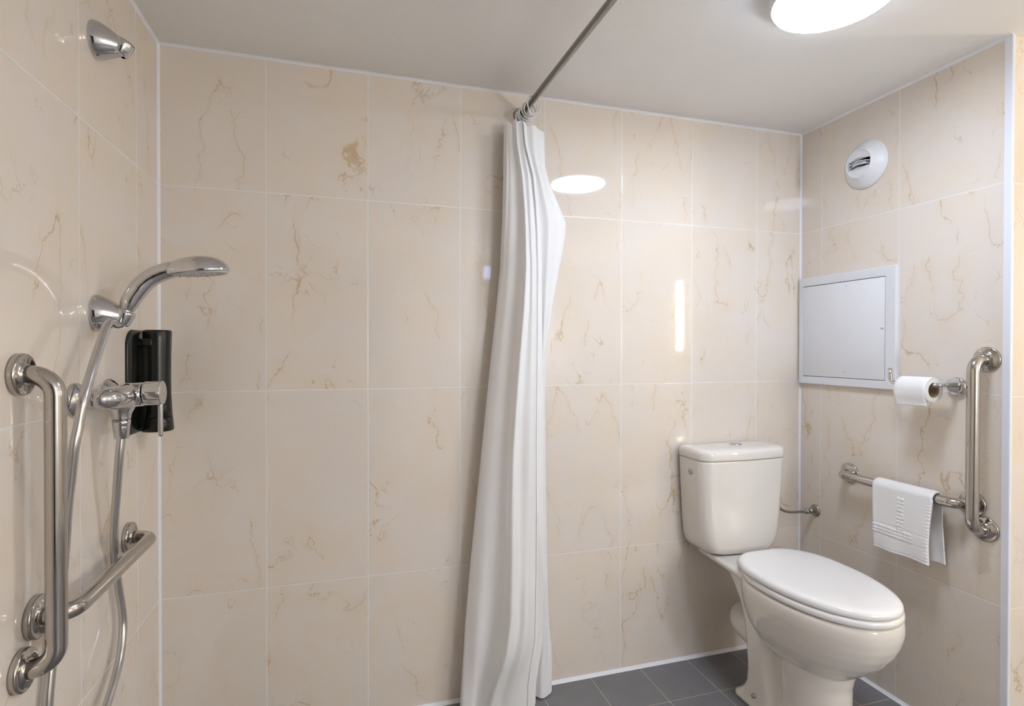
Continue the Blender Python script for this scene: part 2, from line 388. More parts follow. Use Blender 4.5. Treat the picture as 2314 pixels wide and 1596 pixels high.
def curtain_section(z):
    L, F, B = interp(CT, z); w = F-L; tp = sm(1.2, 1.93, z); lo = 1-sm(0.15, 0.9, z)
    wob = math.sin(z*5.1)*0.006
    mid = sm(0.0, 0.25, z)*(1-0.75*sm(1.25, 1.9, z))        # broad ridge down the middle of the cloth
    f1 = 0.006 + 0.006*tp + 0.010*math.exp(-((z-0.22)/0.20)**2)
    rc = 0.36 + 0.10*sm(0.0, 0.35, z)                        # the ridge drifts left towards the hem
    rd = -0.098 - 0.050*mid - 0.018*lo
    pts = [(L+0.060, -0.024), (L+0.014, -0.038), (L-0.001, -0.056), (L+0.004, -0.076),
           (L+w*0.12, -0.080-0.012*mid-0.010*lo), (L+w*(rc-0.17)+wob*0.5, (rd-0.084)/2+f1), (L+w*(rc-0.07)+wob, rd+0.012+f1*0.5), (L+w*rc+wob, rd),
           (L+w*(rc+0.12)+wob, rd+0.009+f1*0.7), (L+w*(rc+0.26)-wob*0.5, rd+0.012-f1*0.2), (L+w*0.86, -0.106-0.010*mid-0.012*lo+f1*0.5),
           (F-0.010, -0.108-0.012*lo), (F, -0.104-0.012*lo), (F-0.003, -0.096), (F-0.022, -0.092),
           (F-0.028, -0.080), (F+(B-F)*0.10, -0.068), (F+(B-F)*0.40, -0.074), (F+(B-F)*0.72, -0.060), (B-0.004, -0.052), (B, -0.040),
           (B-0.006, -0.028), (F+(B-F)*0.4, -0.022), (F-0.02, -0.030), (F-0.05, -0.016)]
    return [Vector((x, y, z)) for x, y in pts]
bm = BM(); rows = []; NZ = 150; ztop = 1.930
for i in range(NZ+1):
    z = 0.010 + (ztop-0.010)*i/NZ
    path = smooth_path(curtain_section(z), 8); m_ = len(path)
    row = []
    for k, p in enumerate(path):
        s = k/(m_-1)
        fine = 0.0015*math.sin(s*95 + 1.4*math.sin(z*2.2)) * (0.35+0.65*sm(0.9, 1.9, z))
        crease = 0.0050*(1-sm(0.1, 1.3, z))*math.sin(s*31 + z*6.5 + 1.5*math.sin(z*3.1+s*9))
        zz = p.z
        if i == NZ: pass
        zz -= 0.009*(sm(0.93, 1.0, i/NZ))*abs(math.sin(s*PI*7))**2 * (1 if 0 < s < 1 else 0)
        if i < 6: zz += 0.006*math.sin(s*23)*(1-i/6)
        if s > 0.62: zz = 0.010 + (zz-0.010)*1.0
        row.append(bm.verts.new((p.x + fine*0.4, min(p.y + fine + crease, -0.010), max(zz, 0.004))))
    rows.append(row)
for a, b in zip(rows, rows[1:]):
    for k in range(len(a)-1): bm.faces.new((a[k], a[k+1], b[k+1], b[k]))
cur = thing('shower_curtain', 'long white fabric shower curtain bunched at the end of its rod', 'shower curtain', (1.05, -0.08, 0.0))
o = obj('fabric', bm, M_curtain, cur)
# stitched hem band down the front edge
def hem(k0, k1, z0, z1, push):
    bm = BM(); prev = None; n_ = 160
    for i in range(n_+1):
        z = z0 + (z1-z0)*i/n_; path = smooth_path(curtain_section(z), 8); m_ = len(path); r = []
        for k in range(k0, k1+1):
            p = path[k]; s = k/(m_-1)
            crease = 0.0050*(1-sm(0.1, 1.3, z))*math.sin(s*31 + z*6.5 + 1.5*math.sin(z*3.1+s*9))
            fine = 0.0015*math.sin(s*95 + 1.4*math.sin(z*2.2)) * (0.35+0.65*sm(0.9, 1.9, z))
            r.append(bm.verts.new((p.x + fine*0.4 + push*0.3, p.y + fine + crease - push - 0.0006*abs(math.sin(z*260)), z)))
        if prev:
            for k in range(len(r)-1): bm.faces.new((prev[k], prev[k+1], r[k+1], r[k]))
        prev = r
    return bm
o = obj('side_hem', hem(81, 95, 0.02, 1.915, 0.0018), M_curtain, cur)

# ------------------------------------------------------------------ grab bars
def flange_prof(r, kind):
    if kind == 'drum': return [(0, r), (0.009, r), (0.0115, r-0.0012), (0.0125, r-0.004), (0.0125, 0.018), (0.0145, 0.0185), (0.0150, 0.0162)]
    return [(0, r), (0.004, r), (0.0065, r-0.002), (0.0065, r-0.0035), (0.011, 0.024), (0.0135, 0.0195), (0.016, 0.0185), (0.0165, 0.0165)]
def grab_bar(label, wx, sgn, a, b, off, rad, fr, kind):
    """a, b = (y, z) of the two wall flanges"""
    A = Vector((wx, *a)); Bp = Vector((wx, *b)); o_ = Vector((sgn*off, 0, 0))
    t = thing('grab_bar', label, 'grab bar', A)
    path = bend_path([A+Vector((sgn*0.006, 0, 0)), A+o_, Bp+o_, Bp+Vector((sgn*0.006, 0, 0))], 0.0365 if off > 0.05 else 0.03, 14)
    obj('bar', tube(BM(), path, rad, 36), M_steel, t)
    for P in (A, Bp): obj('flange', lathe(BM(), P, (sgn, 0, 0), flange_prof(fr, kind), 56), M_steel, t)
    return t
grab_bar('tall upright steel grab bar on the shower wall', 0.0, 1, (-0.691, 1.141), (-0.691, 0.647), 0.0525, 0.0155, 0.0355, 'drum')
grab_bar('horizontal steel grab bar low on the shower wall', 0.0, 1, (-0.647, 0.716), (-0.234, 0.716), 0.0560, 0.0155, 0.0375, 'drum')
grab_bar('upright steel grab bar beside the toilet roll and the white corner trim', XR, -1, (-0.680, 1.157), (-0.679, 0.664), 0.0560, 0.0160, 0.0360, 'cone')
grab_bar('horizontal steel grab bar holding the folded white towel', XR, -1, (-0.234, 0.7285), (-0.645, 0.7285), 0.0540, 0.0155, 0.0370, 'cone')

# ------------------------------------------------------------------ shower wall brackets (holders)
def shower_holder(z, label):
    t = thing('shower_holder', label, 'shower holder', (0, -0.402, z), 'hand shower brackets')
    bm = BM(); rs = []; seg = 48
    prof = [(0.0, 0.0365, 0.0400), (0.004, 0.0370, 0.0405), (0.012, 0.0350, 0.0385), (0.024, 0.0305, 0.0335), (0.036, 0.0250, 0.0270), (0.046, 0.0200, 0.0210), (0.054, 0.0160, 0.0165), (0.058, 0.0130, 0.0135)]
    for h, ry, rz in prof:
        f = h/0.058
        rs.append([Vector((h, -0.402 + ry*math.cos(a) + 0.004*f, z - 0.008*f*f + rz*math.sin(a))) for a in (2*PI*k/seg for k in range(seg))])
    rings(bm, rs); obj('bracket', bm, M_chrome, t)
    ax = Vector((0.42, 0.0, 0.91)).normalized(); c0 = Vector((0.050, -0.398, z-0.008)) - ax*0.016
    bm = BM()
    lathe(bm, c0, ax, [(0, 0.0135), (0.0, 0.0165), (0.004, 0.0185), (0.026, 0.0200), (0.032, 0.0190), (0.032, 0.0150), (0.004, 0.0130)], 40, False, False)
    obj('cradle', bm, M_chrome, t)
shower_holder(1.8515, 'empty chrome shower bracket high on the left wall')
shower_holder(1.2615, 'chrome shower bracket holding the hand shower')

# hand shower
hp = [(0.0455, -0.398, 1.244), (0.0560, -0.398, 1.269), (0.0660, -0.398, 1.293), (0.0830, -0.397, 1.322), (0.1030, -0.396, 1.343), (0.1300, -0.394, 1.358), (0.155, -0.392, 1.366)]
t = thing('hand_shower', 'chrome hand shower head angled out from the left wall', 'shower head', (0.0455, -0.398, 1.244))
def hr(s):
    tab = [(0, 0.0095), (0.2, 0.0140), (0.30, 0.0180), (0.5, 0.0205), (0.75, 0.0195), (0.9, 0.0190), (1, 0.0170)]
    return interp(tab, s)[0]
bm = BM(); tube(bm, smooth_path(hp[1:], 8), lambda s: hr(0.2+0.8*s), 36)
# flat drop-shaped head
hd = Vector((0.957, 0.010, 0.10)).normalized(); hc = Vector((0.197, -0.389, 1.3665))
side = Vector((0.0, 1.0, 0.0)); nrm = hd.cross(side).normalized()
if nrm.z < 0: nrm = -nrm
NA = 60; rs = []
def drop(a):   # outline of the head in its own plane
    x = math.cos(a); y = math.sin(a); lx = 0.064*x if x > 0 else 0.078*x
    k = 1.0 if x > 0 else (1-0.42*(-x)**1.6)
    return lx, 0.044*y*k
for f, h in [(0.93, -0.0105), (0.985, -0.0095), (1.0, -0.006), (0.985, -0.001), (0.94, 0.0060), (0.84, 0.0140), (0.68, 0.0215), (0.47, 0.0268), (0.23, 0.0295), (0.02, 0.030)]:
    r = []
    for k in range(NA):
        lx, ly = drop(2*PI*k/NA); r.append(hc + hd*lx*f + side*ly*f + nrm*h)
    rs.append(r)
rings(bm, rs); 
o = obj('handle', bm, M_chrome, t)
rm = o.modifiers.new('fuse', 'REMESH'); rm.mode = 'VOXEL'; rm.voxel_size = 0.0013; rm.use_smooth_shade = True
sm_ = o.modifiers.new('relax', 'SMOOTH'); sm_.factor = 0.5; sm_.iterations = 14
obj('collar', lathe(BM(), Vector(hp[0])+Vector((0.006, 0, 0.0145)), (0.39, 0, 0.92), [(0, 0.0125), (0.0, 0.0138), (0.016, 0.0138), (0.017, 0.0120)], 36), M_chrome, t)
bm = BM(); fc = hc - nrm*0.0108 + hd*0.004; rs = []
for f, h in [(0.97, 0.0010), (0.94, -0.0012), (0.86, -0.0020), (0.02, -0.0024)]:
    rs.append([fc + hd*drop(2*PI*k/NA)[0]*f*0.93 + side*drop(2*PI*k/NA)[1]*f*0.93 + nrm*h for k in range(NA)])
rings(bm, rs)
sp_ = obj('spray_plate', bm, M_nozzle, t)
bm = BM()
for ring_, cnt in ((0.18, 4), (0.40, 9), (0.60, 13), (0.80, 18)):
    for k in range(cnt):
        lx, ly = drop(2*PI*k/cnt + ring_)
        lathe(bm, fc + hd*lx*ring_*0.93 + side*ly*ring_*0.93 - nrm*0.0015, -nrm, [(0, 0.0016), (0.0022, 0.0013)], 8)
o = obj('nozzles', bm, M_greyring, sp_)

# mixer
t = thing('shower_mixer', 'chrome single lever shower mixer on the left wall', 'tap', (0, -0.4225, 1.081))
for y in (-0.5, -0.345):
    obj('escutcheon', lathe(BM(), (0, y, 1.081), (1, 0, 0), [(0, 0.0345), (0.003, 0.0350), (0.006, 0.0340), (0.012, 0.0300), (0.018, 0.0235), (0.022, 0.0165), (0.024, 0.0130)], 48), M_chrome, t)
MC = Vector((0.0, -0.4225, 1.083))
bm = BM()
tube(bm, smooth_path([(0.033, -0.500, 1.081), (0.046, -0.497, 1.081), (0.058, -0.480, 1.081), (0.066, -0.452, 1.082), (0.068, -0.4225, 1.083), (0.066, -0.393, 1.082), (0.058, -0.365, 1.081), (0.046, -0.348, 1.081), (0.033, -0.345, 1.081)], 6), lambda s: 0.0135 + 0.0125*math.sin(PI*s)**0.8, 36)
lathe(bm, (0.036, -0.4225, 1.082), (1, 0, 0.05), [(0, 0.012), (0.004, 0.018), (0.015, 0.0235), (0.030, 0.0265), (0.050, 0.0265), (0.060, 0.0262), (0.062, 0.022)], 48)
lathe(bm, (0.0545, -0.4225, 1.078), (0, 0, -1), [(0, 0.031), (0.014, 0.029), (0.026, 0.0235), (0.034, 0.0195), (0.040, 0.0180), (0.046, 0.0178), (0.047, 0.014)], 40)
for y in (-0.5, -0.345): lathe(bm, (0.018, y, 1.081), (1, 0, 0), [(0, 0.0125), (0.03, 0.0125)], 24)
o = obj('body', bm, M_chrome, t)
rm = o.modifiers.new('fuse', 'REMESH'); rm.mode = 'VOXEL'; rm.voxel_size = 0.0012; rm.use_smooth_shade = True
sm_ = o.modifiers.new('relax', 'SMOOTH'); sm_.factor = 0.5; sm_.iterations = 10
for y in (-0.5, -0.345):
    obj('nut', lathe(BM(), (0.020, y, 1.081), (1, 0, 0), [(0, 0.013), (0.0, 0.0158), (0.013, 0.0158), (0.014, 0.0135)], 6), M_chrome, t, False)
k_ = obj('knob', lathe(BM(), (0.0985, -0.4225, 1.0865), (1, 0, 0.02), [(0, 0.020), (0.0005, 0.0245), (0.002, 0.0262), (0.034, 0.0262), (0.0355, 0.0252), (0.0355, 0.001)], 56), M_chrome, t)
auto(k_)
obj('lever', lathe(BM(), (0.1285, -0.4225, 1.070), (0.0, 0, -1), [(0, 0.0045), (0.012, 0.0048), (0.075, 0.0052), (0.0785, 0.0048), (0.079, 0.003)], 24), M_chrome, t)
ho = obj('hose_connector', lathe(BM(), (0.0545, -0.4225, 1.031), (0, 0, -1), [(0, 0.013), (0.0005, 0.0172), (0.012, 0.0170), (0.0125, 0.0158), (0.014, 0.0160), (0.041, 0.0135), (0.042, 0.0095)], 36), M_chrome, t)

# hose
hb = [(0.0545, -0.4225, 0.994), (0.050, -0.4231, 0.943), (0.040, -0.4071, 0.872), (0.028, -0.3882, 0.790), (0.0185, -0.3613, 0.722), (0.018, -0.3397, 0.643), (0.020, -0.3235, 0.574), (0.022, -0.3245, 0.533), (0.026, -0.3516, 0.485), (0.030, -0.397, 0.450), (0.034, -0.453, 0.4238)]
ha = [(0.0440, -0.398, 1.238), (0.047, -0.427, 1.236), (0.049, -0.4717, 1.2365), (0.050, -0.5055, 1.2015), (0.052, -0.5446, 1.1565), (0.052, -0.5691, 1.1217), (0.052, -0.5908, 1.0874), (0.048, -0.5985, 1.0432), (0.044, -0.6059, 1.0037), (0.036, -0.6003, 0.946), (0.028, -0.5948, 0.8879), (0.020, -0.588, 0.8043), (0.0160, -0.6036, 0.6886), (0.0160, -0.6303, 0.5985), (0.018, -0.642, 0.52), (0.024, -0.620, 0.42), (0.032, -0.560, 0.375), (0.034, -0.500, 0.395)]
hose_pts = hb + ha[::-1]
obj_h = obj('shower_hose', tube(BM(), smooth_path(hose_pts, 8), 0.0084, 20), M_hose)
tag(obj_h, 'long silver shower hose looping from the mixer to the hand shower', 'shower hose')

# ------------------------------------------------------------------ soap dispenser
t = thing('soap_dispenser', 'black wall-mounted soap dispenser bottle near the shower corner', 'soap dispenser', (0, -0.17, 0.97))
bm = BM(); rs = []
y0, y1, z0, z1 = -0.243, -0.108, 0.968, 1.232
for x, ins in ((0.0, 0.0), (0.004, 0.0), (0.007, 0.002)):
    r = []
    def arc(cy, cz, rad, a0, a1, n=10): return [Vector((x, cy+(rad-ins)*math.cos(a0+(a1-a0)*k/n), cz+(rad-ins)*math.sin(a0+(a1-a0)*k/n))) for k in range(n+1)]
    r += arc(y0+0.042, z1-0.042, 0.042, PI, PI/2) + arc(y1-0.01, z1-0.01, 0.010, PI/2, 0) + arc(y1-0.01, z0+0.01, 0.010, 0, -PI/2) + arc(y0+0.020, z0+0.020, 0.020, -PI/2, -PI)
    rs.append(r)
rings(bm, rs); obj('backplate', bm, M_black, t)
obj('bracket', box(box(BM(), 0.005, 0.040, -0.185, -0.125, 1.190, 1.210, 0.004), 0.005, 0.034, -0.180, -0.130, 0.975, 1.195, 0.005), M_black, t)
bm = BM()
lathe(bm, (0.0425, -0.152, 0.968), (0, 0, 1), [(0, 0.030), (0.0, 0.0355), (0.004, 0.0375), (0.036, 0.0345), (0.0365, 0.0336)], 56)
obj('pump_base', bm, M_black, t)
bm = BM()
lathe(bm, (0.0425, -0.152, 1.0045), (0, 0, 1), [(0, 0.0336), (0.0, 0.0342), (0.02, 0.0330), (0.06, 0.0312), (0.11, 0.0306), (0.16, 0.0312), (0.20, 0.0322), (0.224, 0.0330), (0.2275, 0.0318), (0.2285, 0.029), (0.2285, 0.001)], 56)
obj('bottle', bm, M_black, t)

# ------------------------------------------------------------------ access panel
t = thing('access_panel', 'light grey square access panel in a white frame above the toilet', 'access panel', (XR, -0.20, 1.26))
PY0, PY1, PZ0, PZ1 = -0.417, -0.0076, 1.047, 1.471
DY0, DY1, DZ0, DZ1 = -0.3765, -0.026, 1.0785, 1.4355
bm = BM()
prof = [(0.0, 0.0), (0.012, 0.0), (0.016, 0.004), (0.0145, 0.040-0.002), (0.0135, 0.0395), (0.0, 0.0395)]
corn = [(PY0, PZ0, 1, 1), (PY1, PZ0, -1, 1), (PY1, PZ1, -1, -1), (PY0, PZ1, 1, -1)]
iw = {0: (DY0-PY0, DZ0-PZ0), 1: (PY1-DY1, DZ0-PZ0), 2: (PY1-DY1, PZ1-DZ1), 3: (DY0-PY0, PZ1-DZ1)}
loops = []
for ci, (y, z, sy, sz) in enumerate(corn):
    loops.append([bm.verts.new((XR - h, y + sy*iw[ci][0]*i/0.0395*0.965, z + sz*iw[ci][1]*i/0.0395*0.965)) for h, i in prof])
for c in range(4):
    a, b = loops[c], loops[(c+1) % 4]
    for k in range(len(prof)-1): bm.faces.new((a[k], a[k+1], b[k+1], b[k]))
auto(obj('frame', bm, M_frame, t, False), 50)
obj('gap', box(BM(), XR-0.0045, XR-0.0005, DY0-0.003, DY1+0.003, DZ0-0.003, DZ1+0.003), M_dark, t, False)
dr = obj('panel_door', box(BM(), XR-0.0135, XR-0.0048, DY0+0.0006, DY1-0.0004, DZ0+0.0009, DZ1-0.0007, 0.0008, 2), M_panel, t)
obj('latch', lathe(BM(), (XR-0.0133, -0.368, 1.262), (-1, 0, 0), [(0, 0.0055), (0.003, 0.005), (0.004, 0.003)], 20), M_frame, dr)
for y, z in ((-0.2245, 1.418), (-0.219, 1.1)):
    obj('pin', lathe(BM(), (XR-0.0133, y, z), (-1, 0, 0), [(0, 0.0022), (0.0012, 0.0018)], 12), M_greyring, dr)

# ------------------------------------------------------------------ extractor vent
VY, VZ = -0.291, 1.846
t = thing('air_vent', 'round white extractor vent high on the right wall', 'vent', (XR, VY, VZ))
obj('cover', lathe(BM(), (XR, VY, VZ), (-1, 0, 0), [(0, 0.0840), (0.003, 0.0850), (0.006, 0.0840), (0.014, 0.0740), (0.026, 0.0585), (0.034, 0.0520), (0.0375, 0.0495), (0.0375, 0.0470), (0.033, 0.0455), (0.018, 0.0450)], 72, True, False), M_plastic, t)
bm = BM()
for s in (0, 1):   # shutter plates above and below the slot
    pts = []
    a0, a1 = ((math.radians(18), math.radians(162)) if s == 0 else (math.radians(198), math.radians(342)))
    rr = 0.0465
    front = [(-1, VY + rr*math.cos(a0+(a1-a0)*k/24), VZ + rr*math.sin(a0+(a1-a0)*k/24)) for k in range(25)]
    xs = (XR-0.0335, XR-0.0290) if s == 0 else (XR-0.0355, XR-0.0300)
    rings(bm, [[(xs[0], p[1], p[2]) for p in front], [(xs[1], p[1], p[2]) for p in front]])
auto(obj('shutter', bm, M_plastic, t, False))
obj('duct', lathe(BM(), (XR+0.004, VY, VZ), (-1, 0, 0), [(0.0, 0.001), (0.0, 0.0455), (0.020, 0.0455)], 40, False, False), M_dark, t)
bm = BM()
for k in range(4):   # curved thin slats across the slot
    z = VZ + 0.0165 - k*0.0115
    path = [Vector((XR - 0.026 - 0.016*math.sin(PI*i/20), VY - 0.0475 + 0.095*i/20, z - 0.0025*math.cos(PI*i/10))) for i in range(21)]
    for a, b in zip(path, path[1:]):
        vs = [bm.verts.new(p) for p in (a+Vector((0, 0, 0.0008)), b+Vector((0, 0, 0.0008)), b+Vector((0.012, 0, 0.0008)), a+Vector((0.012, 0, 0.0008)), a-Vector((0, 0, 0.0008)), b-Vector((0, 0, 0.0008)), b+Vector((0.012, 0, -0.0008)), a+Vector((0.012, 0, -0.0008)))]
        bm.faces.new(vs[:4]); bm.faces.new(vs[4:]); bm.faces.new((vs[0], vs[1], vs[5], vs[4])); bm.faces.new((vs[3], vs[2], vs[6], vs[7]))
obj('slats', bm, M_plastic, t, False)
obj('hub', box(BM(), XR-0.030, XR-0.008, VY-0.022, VY+0.030, VZ-0.004, VZ+0.010, 0.003), M_plastic, t)

# ------------------------------------------------------------------ toilet roll holder + roll
t = thing('toilet_roll_holder', 'polished steel toilet roll holder bent up at its end', 'toilet roll holder', (XR, -0.602, 1.0735))
obj('flange', lathe(BM(), (XR, -0.602, 1.0735), (-1, 0, 0), [(0, 0.0275), (0.006, 0.0280), (0.0115, 0.0272), (0.013, 0.0250), (0.0132, 0.009)], 48), M_chrome, t)
obj('arm', tube(BM(), bend_path([(XR-0.010, -0.602, 1.0775), (XR-0.083, -0.602, 1.0775), (XR-0.083, -0.452, 1.0775), (XR-0.083, -0.452, 1.124)], 0.020, 12), 0.0066, 24), M_chrome, t)
RCX, RCZ, RR, RC = XR-0.083, 1.0775-0.0155, 0.0385, 0.0232
t = thing('toilet_roll', 'half-used white toilet roll hanging on the steel holder', 'toilet roll', (RCX, -0.54, RCZ))
ya, yb = -0.590, -0.492
bm = BM(); seg = 72; rs = []
for yy, r in [(ya, RC), (ya, RR-0.002), (ya+0.002, RR), (yb-0.004, RR), (yb, RR-0.004), (yb, RC), (yb, RC)]:
    rs.append([Vector((RCX+r*math.cos(2*PI*k/seg), yy, RCZ+r*math.sin(2*PI*k/seg))) for k in range(seg)])
rs.append(rs[0]); rings(bm, rs, True, False, False); obj('paper', bm, M_paper, t)
# loose sheet: leaves the roll on the room side and hangs
bm = BM(); prev = None
for i in range(31):
    f = i/30
    if f < 0.45: a = math.radians(80) + f/0.45*math.radians(100); x, z = RCX+(RR+0.0008)*math.cos(a), RCZ+(RR+0.0008)*math.sin(a)
    else: x = RCX-(RR+0.0008)+0.007*sm(0.55, 1.0, f); z = RCZ-(f-0.45)/0.55*0.048
    row = [bm.verts.new((x+0.0006*math.sin(9*q+f*8), ya - 0.001 + (yb-ya)*(0.0 + q/12*0.99), z - 0.002*q/12*f)) for q in range(13)]
    if prev:
        for q in range(12): bm.faces.new((prev[q], prev[q+1], row[q+1], row[q]))
    prev = row
o = obj('loose_sheet', bm, M_paper, t); o.modifiers.new('thick', 'SOLIDIFY').thickness = 0.0006
obj('core', lathe(BM(), (RCX, ya+0.0005, RCZ), (0, 1, 0), [(0, RC), (0, RC-0.001), (yb-ya-0.001, RC-0.001), (yb-ya-0.001, RC)], 48, False, False), M_card, t)
tag(obj('wall_plug', box(BM(), XR-0.004, XR, -0.507, -0.497, 1.089, 1.097, 0.001), M_blue), 'tiny blue plastic plug in the wall above the toilet roll', 'wall plug')

# ------------------------------------------------------------------ towel
TB = Vector((XR-0.054, 0, 0.7285)); TR = 0.0155
ty0, ty1 = -0.581, -0.388; NYt, NSt = 170, 240
zf, zb = 0.526, 0.530
Lf = 0.7285-zf; Lb = 0.7285-zb; arc_r = TR+0.0050; La = PI*arc_r; Ltot = Lf+La+Lb
def towel_xy(s, v):
    """s = arc length from the front hem upward and over; returns x, z, outward normal"""
    if s < Lf:
        h = s; x = TB.x-arc_r; bow = 0.003*math.sin(PI*min(1, h/Lf))*math.sin(v*1.1+0.4) + 0.0025*(1-h/Lf)*math.sin(v*1.9+1)
        return Vector((x-bow-0.002, 0, zf+h)), Vector((-1, 0, 0))
    if s < Lf+La:
        a = PI - (s-Lf)/arc_r; return Vector((TB.x+arc_r*math.cos(a)-0.002*max(0, -math.cos(a)), 0, TB.z+arc_r*math.sin(a))), Vector((math.cos(a), 0, math.sin(a)))
    h = s-Lf-La; return Vector((TB.x+arc_r+0.003*math.sin(h*12)*math.sin(v*4), 0, TB.z-h)), Vector((1, 0, 0))
def emboss(s, v):
    """raised bobble borders, v in metres from the room-side edge, s from the front hem"""
    d = 0.0; W_ = ty1-ty0
    def bobbles(a, b, r): 
        q = (a % r)/r-0.5, (b % r)/r-0.5; rr_ = (q[0]**2+q[1]**2)**0.5; return max(0.0, 1-(rr_/0.5)**2)**0.7
    if 0.048 < s < 0.080 and v > 0.054: d += 0.0030*bobbles(s-0.048, v, 0.0105)
    if 0.080 <= s < 0.185 and 0.083 < v < 0.108: d += 0.0030*bobbles(s-0.002, v-0.083, 0.0122)
    e = s-(Ltot-0.080)
    if 0 < e < 0.032: d += 0.0030*bobbles(e, v, 0.0105)
    if v < 0.016 and s < Lf-0.012: d += 0.0017*max(0, math.sin(s*2*PI/0.0105+math.sin(s*70)*0.8))*(1-v/0.016)**0.5
    for q in (0.046, 0.083): d -= 0.0012*math.exp(-((s-q)/0.0014)**2)
    d -= 0.0010*math.exp(-((s-0.006)/0.0012)**2)
    return d
bm = BM(); outer = []; inner = []
for i in range(NSt+1):
    s = Ltot*i/NSt; ro = []; ri = []
    for j in range(NYt+1):
        v = (ty1-ty0)*j/NYt; p, nn = towel_xy(s, v*30)
        y = ty0+v + 0.0030*math.sin(s*22)*(1-j/NYt)*(1 if s < Lf else 0.4) + (0.005*(1-s/Lf)*(1-2*j/NYt) if s < Lf else 0.0) - (0.010*max(0, s-Lf-La)/Lb)
        ed = min(j, NYt-j)/4; th = 0.0042*min(1, 0.45+0.55*ed)
        po = p + nn*(th+emboss(s, v)); zs = 0.0015*math.sin(v*30)*max(0, 1-s/0.03)
        ro.append(bm.verts.new((po.x, y, po.z+zs))); pi_ = p - nn*0.0026; ri.append(bm.verts.new((pi_.x, y, pi_.z+zs)))
    outer.append(ro); inner.append(ri)
for g, fl in ((outer, False), (inner, True)):
    for a, b in zip(g, g[1:]):
        for j in range(NYt):
            f = (a[j], a[j+1], b[j+1], b[j]); bm.faces.new(f[::-1] if fl else f)
for i in range(NSt):
    for j in (0, NYt): bm.faces.new((outer[i][j], outer[i+1][j], inner[i+1][j], inner[i][j]))
for j in range(NYt):
    for i in (0, NSt): bm.faces.new((outer[i][j], outer[i][j+1], inner[i][j+1], inner[i][j]))
tag(obj('towel', bm, M_towel), 'folded white towel with bobbled borders over the grab bar by the toilet', 'towel')

# ------------------------------------------------------------------ toilet
TX = 1.9055
t = thing('toilet', 'white close-coupled toilet with its lid closed', 'toilet', (TX, -0.30, 0))
def rrect(cx, cy, hx, hy, rf, rb, n=10, bow=0.0):
    """rounded rectangle: front (-y) corner radius rf, back radius rb; bow = outward curve of the front"""
    out = []
    for (sx, sy, r, a0) in ((1, -1, rf, -PI/2), (1, 1, rb, 0), (-1, 1, rb, PI/2), (-1, -1, rf, PI)):
        ccx, ccy = cx+sx*(hx-r), cy+sy*(hy-r)
        for k in range(n+1):
            a = a0 + PI/2*k/n; out.append([ccx+r*math.cos(a), ccy+r*math.sin(a)])
    # extra points along the front so it can bow
    q = out[-1]; p = out[0]; m_ = 8
    out += [[q[0]+(p[0]-q[0])*k/m_, q[1]+(p[1]-q[1])*k/m_] for k in range(1, m_)]
    for o_ in out:
        u_ = (o_[0]-cx)/hx
        if o_[1] < cy: o_[1] -= bow*(1-u_*u_)
    return out
# cistern
cist = bpy.data.objects.new('cistern', None)
bm = BM(); rs = []
CXc = 1.9025
for z, hx, yf, r in ((0.4425, 0.105, -0.128, 0.040), (0.4435, 0.122, -0.136, 0.045), (0.448, 0.138, -0.142, 0.048), (0.458, 0.150, -0.146, 0.048), (0.475, 0.160, -0.148, 0.045), (0.50, 0.167, -0.150, 0.042), (0.56, 0.1725, -0.152, 0.040), (0.68, 0.180, -0.155, 0.040), (0.775, 0.1845, -0.157, 0.040), (0.783, 0.1845, -0.157, 0.040), (0.785, 0.1835, -0.156, 0.039)):
    rs.append([(x, y, z) for x, y in rrect(CXc, (yf-0.008)/2, hx, (-0.008-yf)/2, r, 0.012, 10, 0.014)])
rings(bm, rs); cis = obj('cistern', bm, M_ceramic, t)
bm = BM(); rs = []
for z, ins in ((0.7875, 0.005), (0.7880, 0.0005), (0.790, 0.0), (0.808, 0.0), (0.816, 0.0015), (0.8215, 0.006), (0.8245, 0.013), (0.8260, 0.022), (0.8265, 0.045)):
    rs.append([(x, y, z) for x, y in rrect(CXc, -0.0835, 0.1875-ins, 0.0755-ins*0.9, max(0.043-ins, 0.01), max(0.014-ins*0.5, 0.004), 10, 0.015)])
rings(bm, rs); lid = obj('cistern_lid', bm, M_ceramic, cis)
obj('flush_button', lathe(BM(), (1.922, -0.075, 0.8262), (0, 0, 1), [(0, 0.022), (0.0025, 0.0225), (0.004, 0.021), (0.004, 0.0175), (0.0025, 0.017), (0.0025, 0.016), (0.0045, 0.015), (0.005, 0.001)], 48), M_chrome, cis)
obj('side_cap', lathe(BM(), (1.7205, -0.083, 0.738), (-1, 0, -0.03), [(0, 0.0105), (0.003, 0.0105), (0.0045, 0.009), (0.0048, 0.001)], 32), M_greyring, cis)

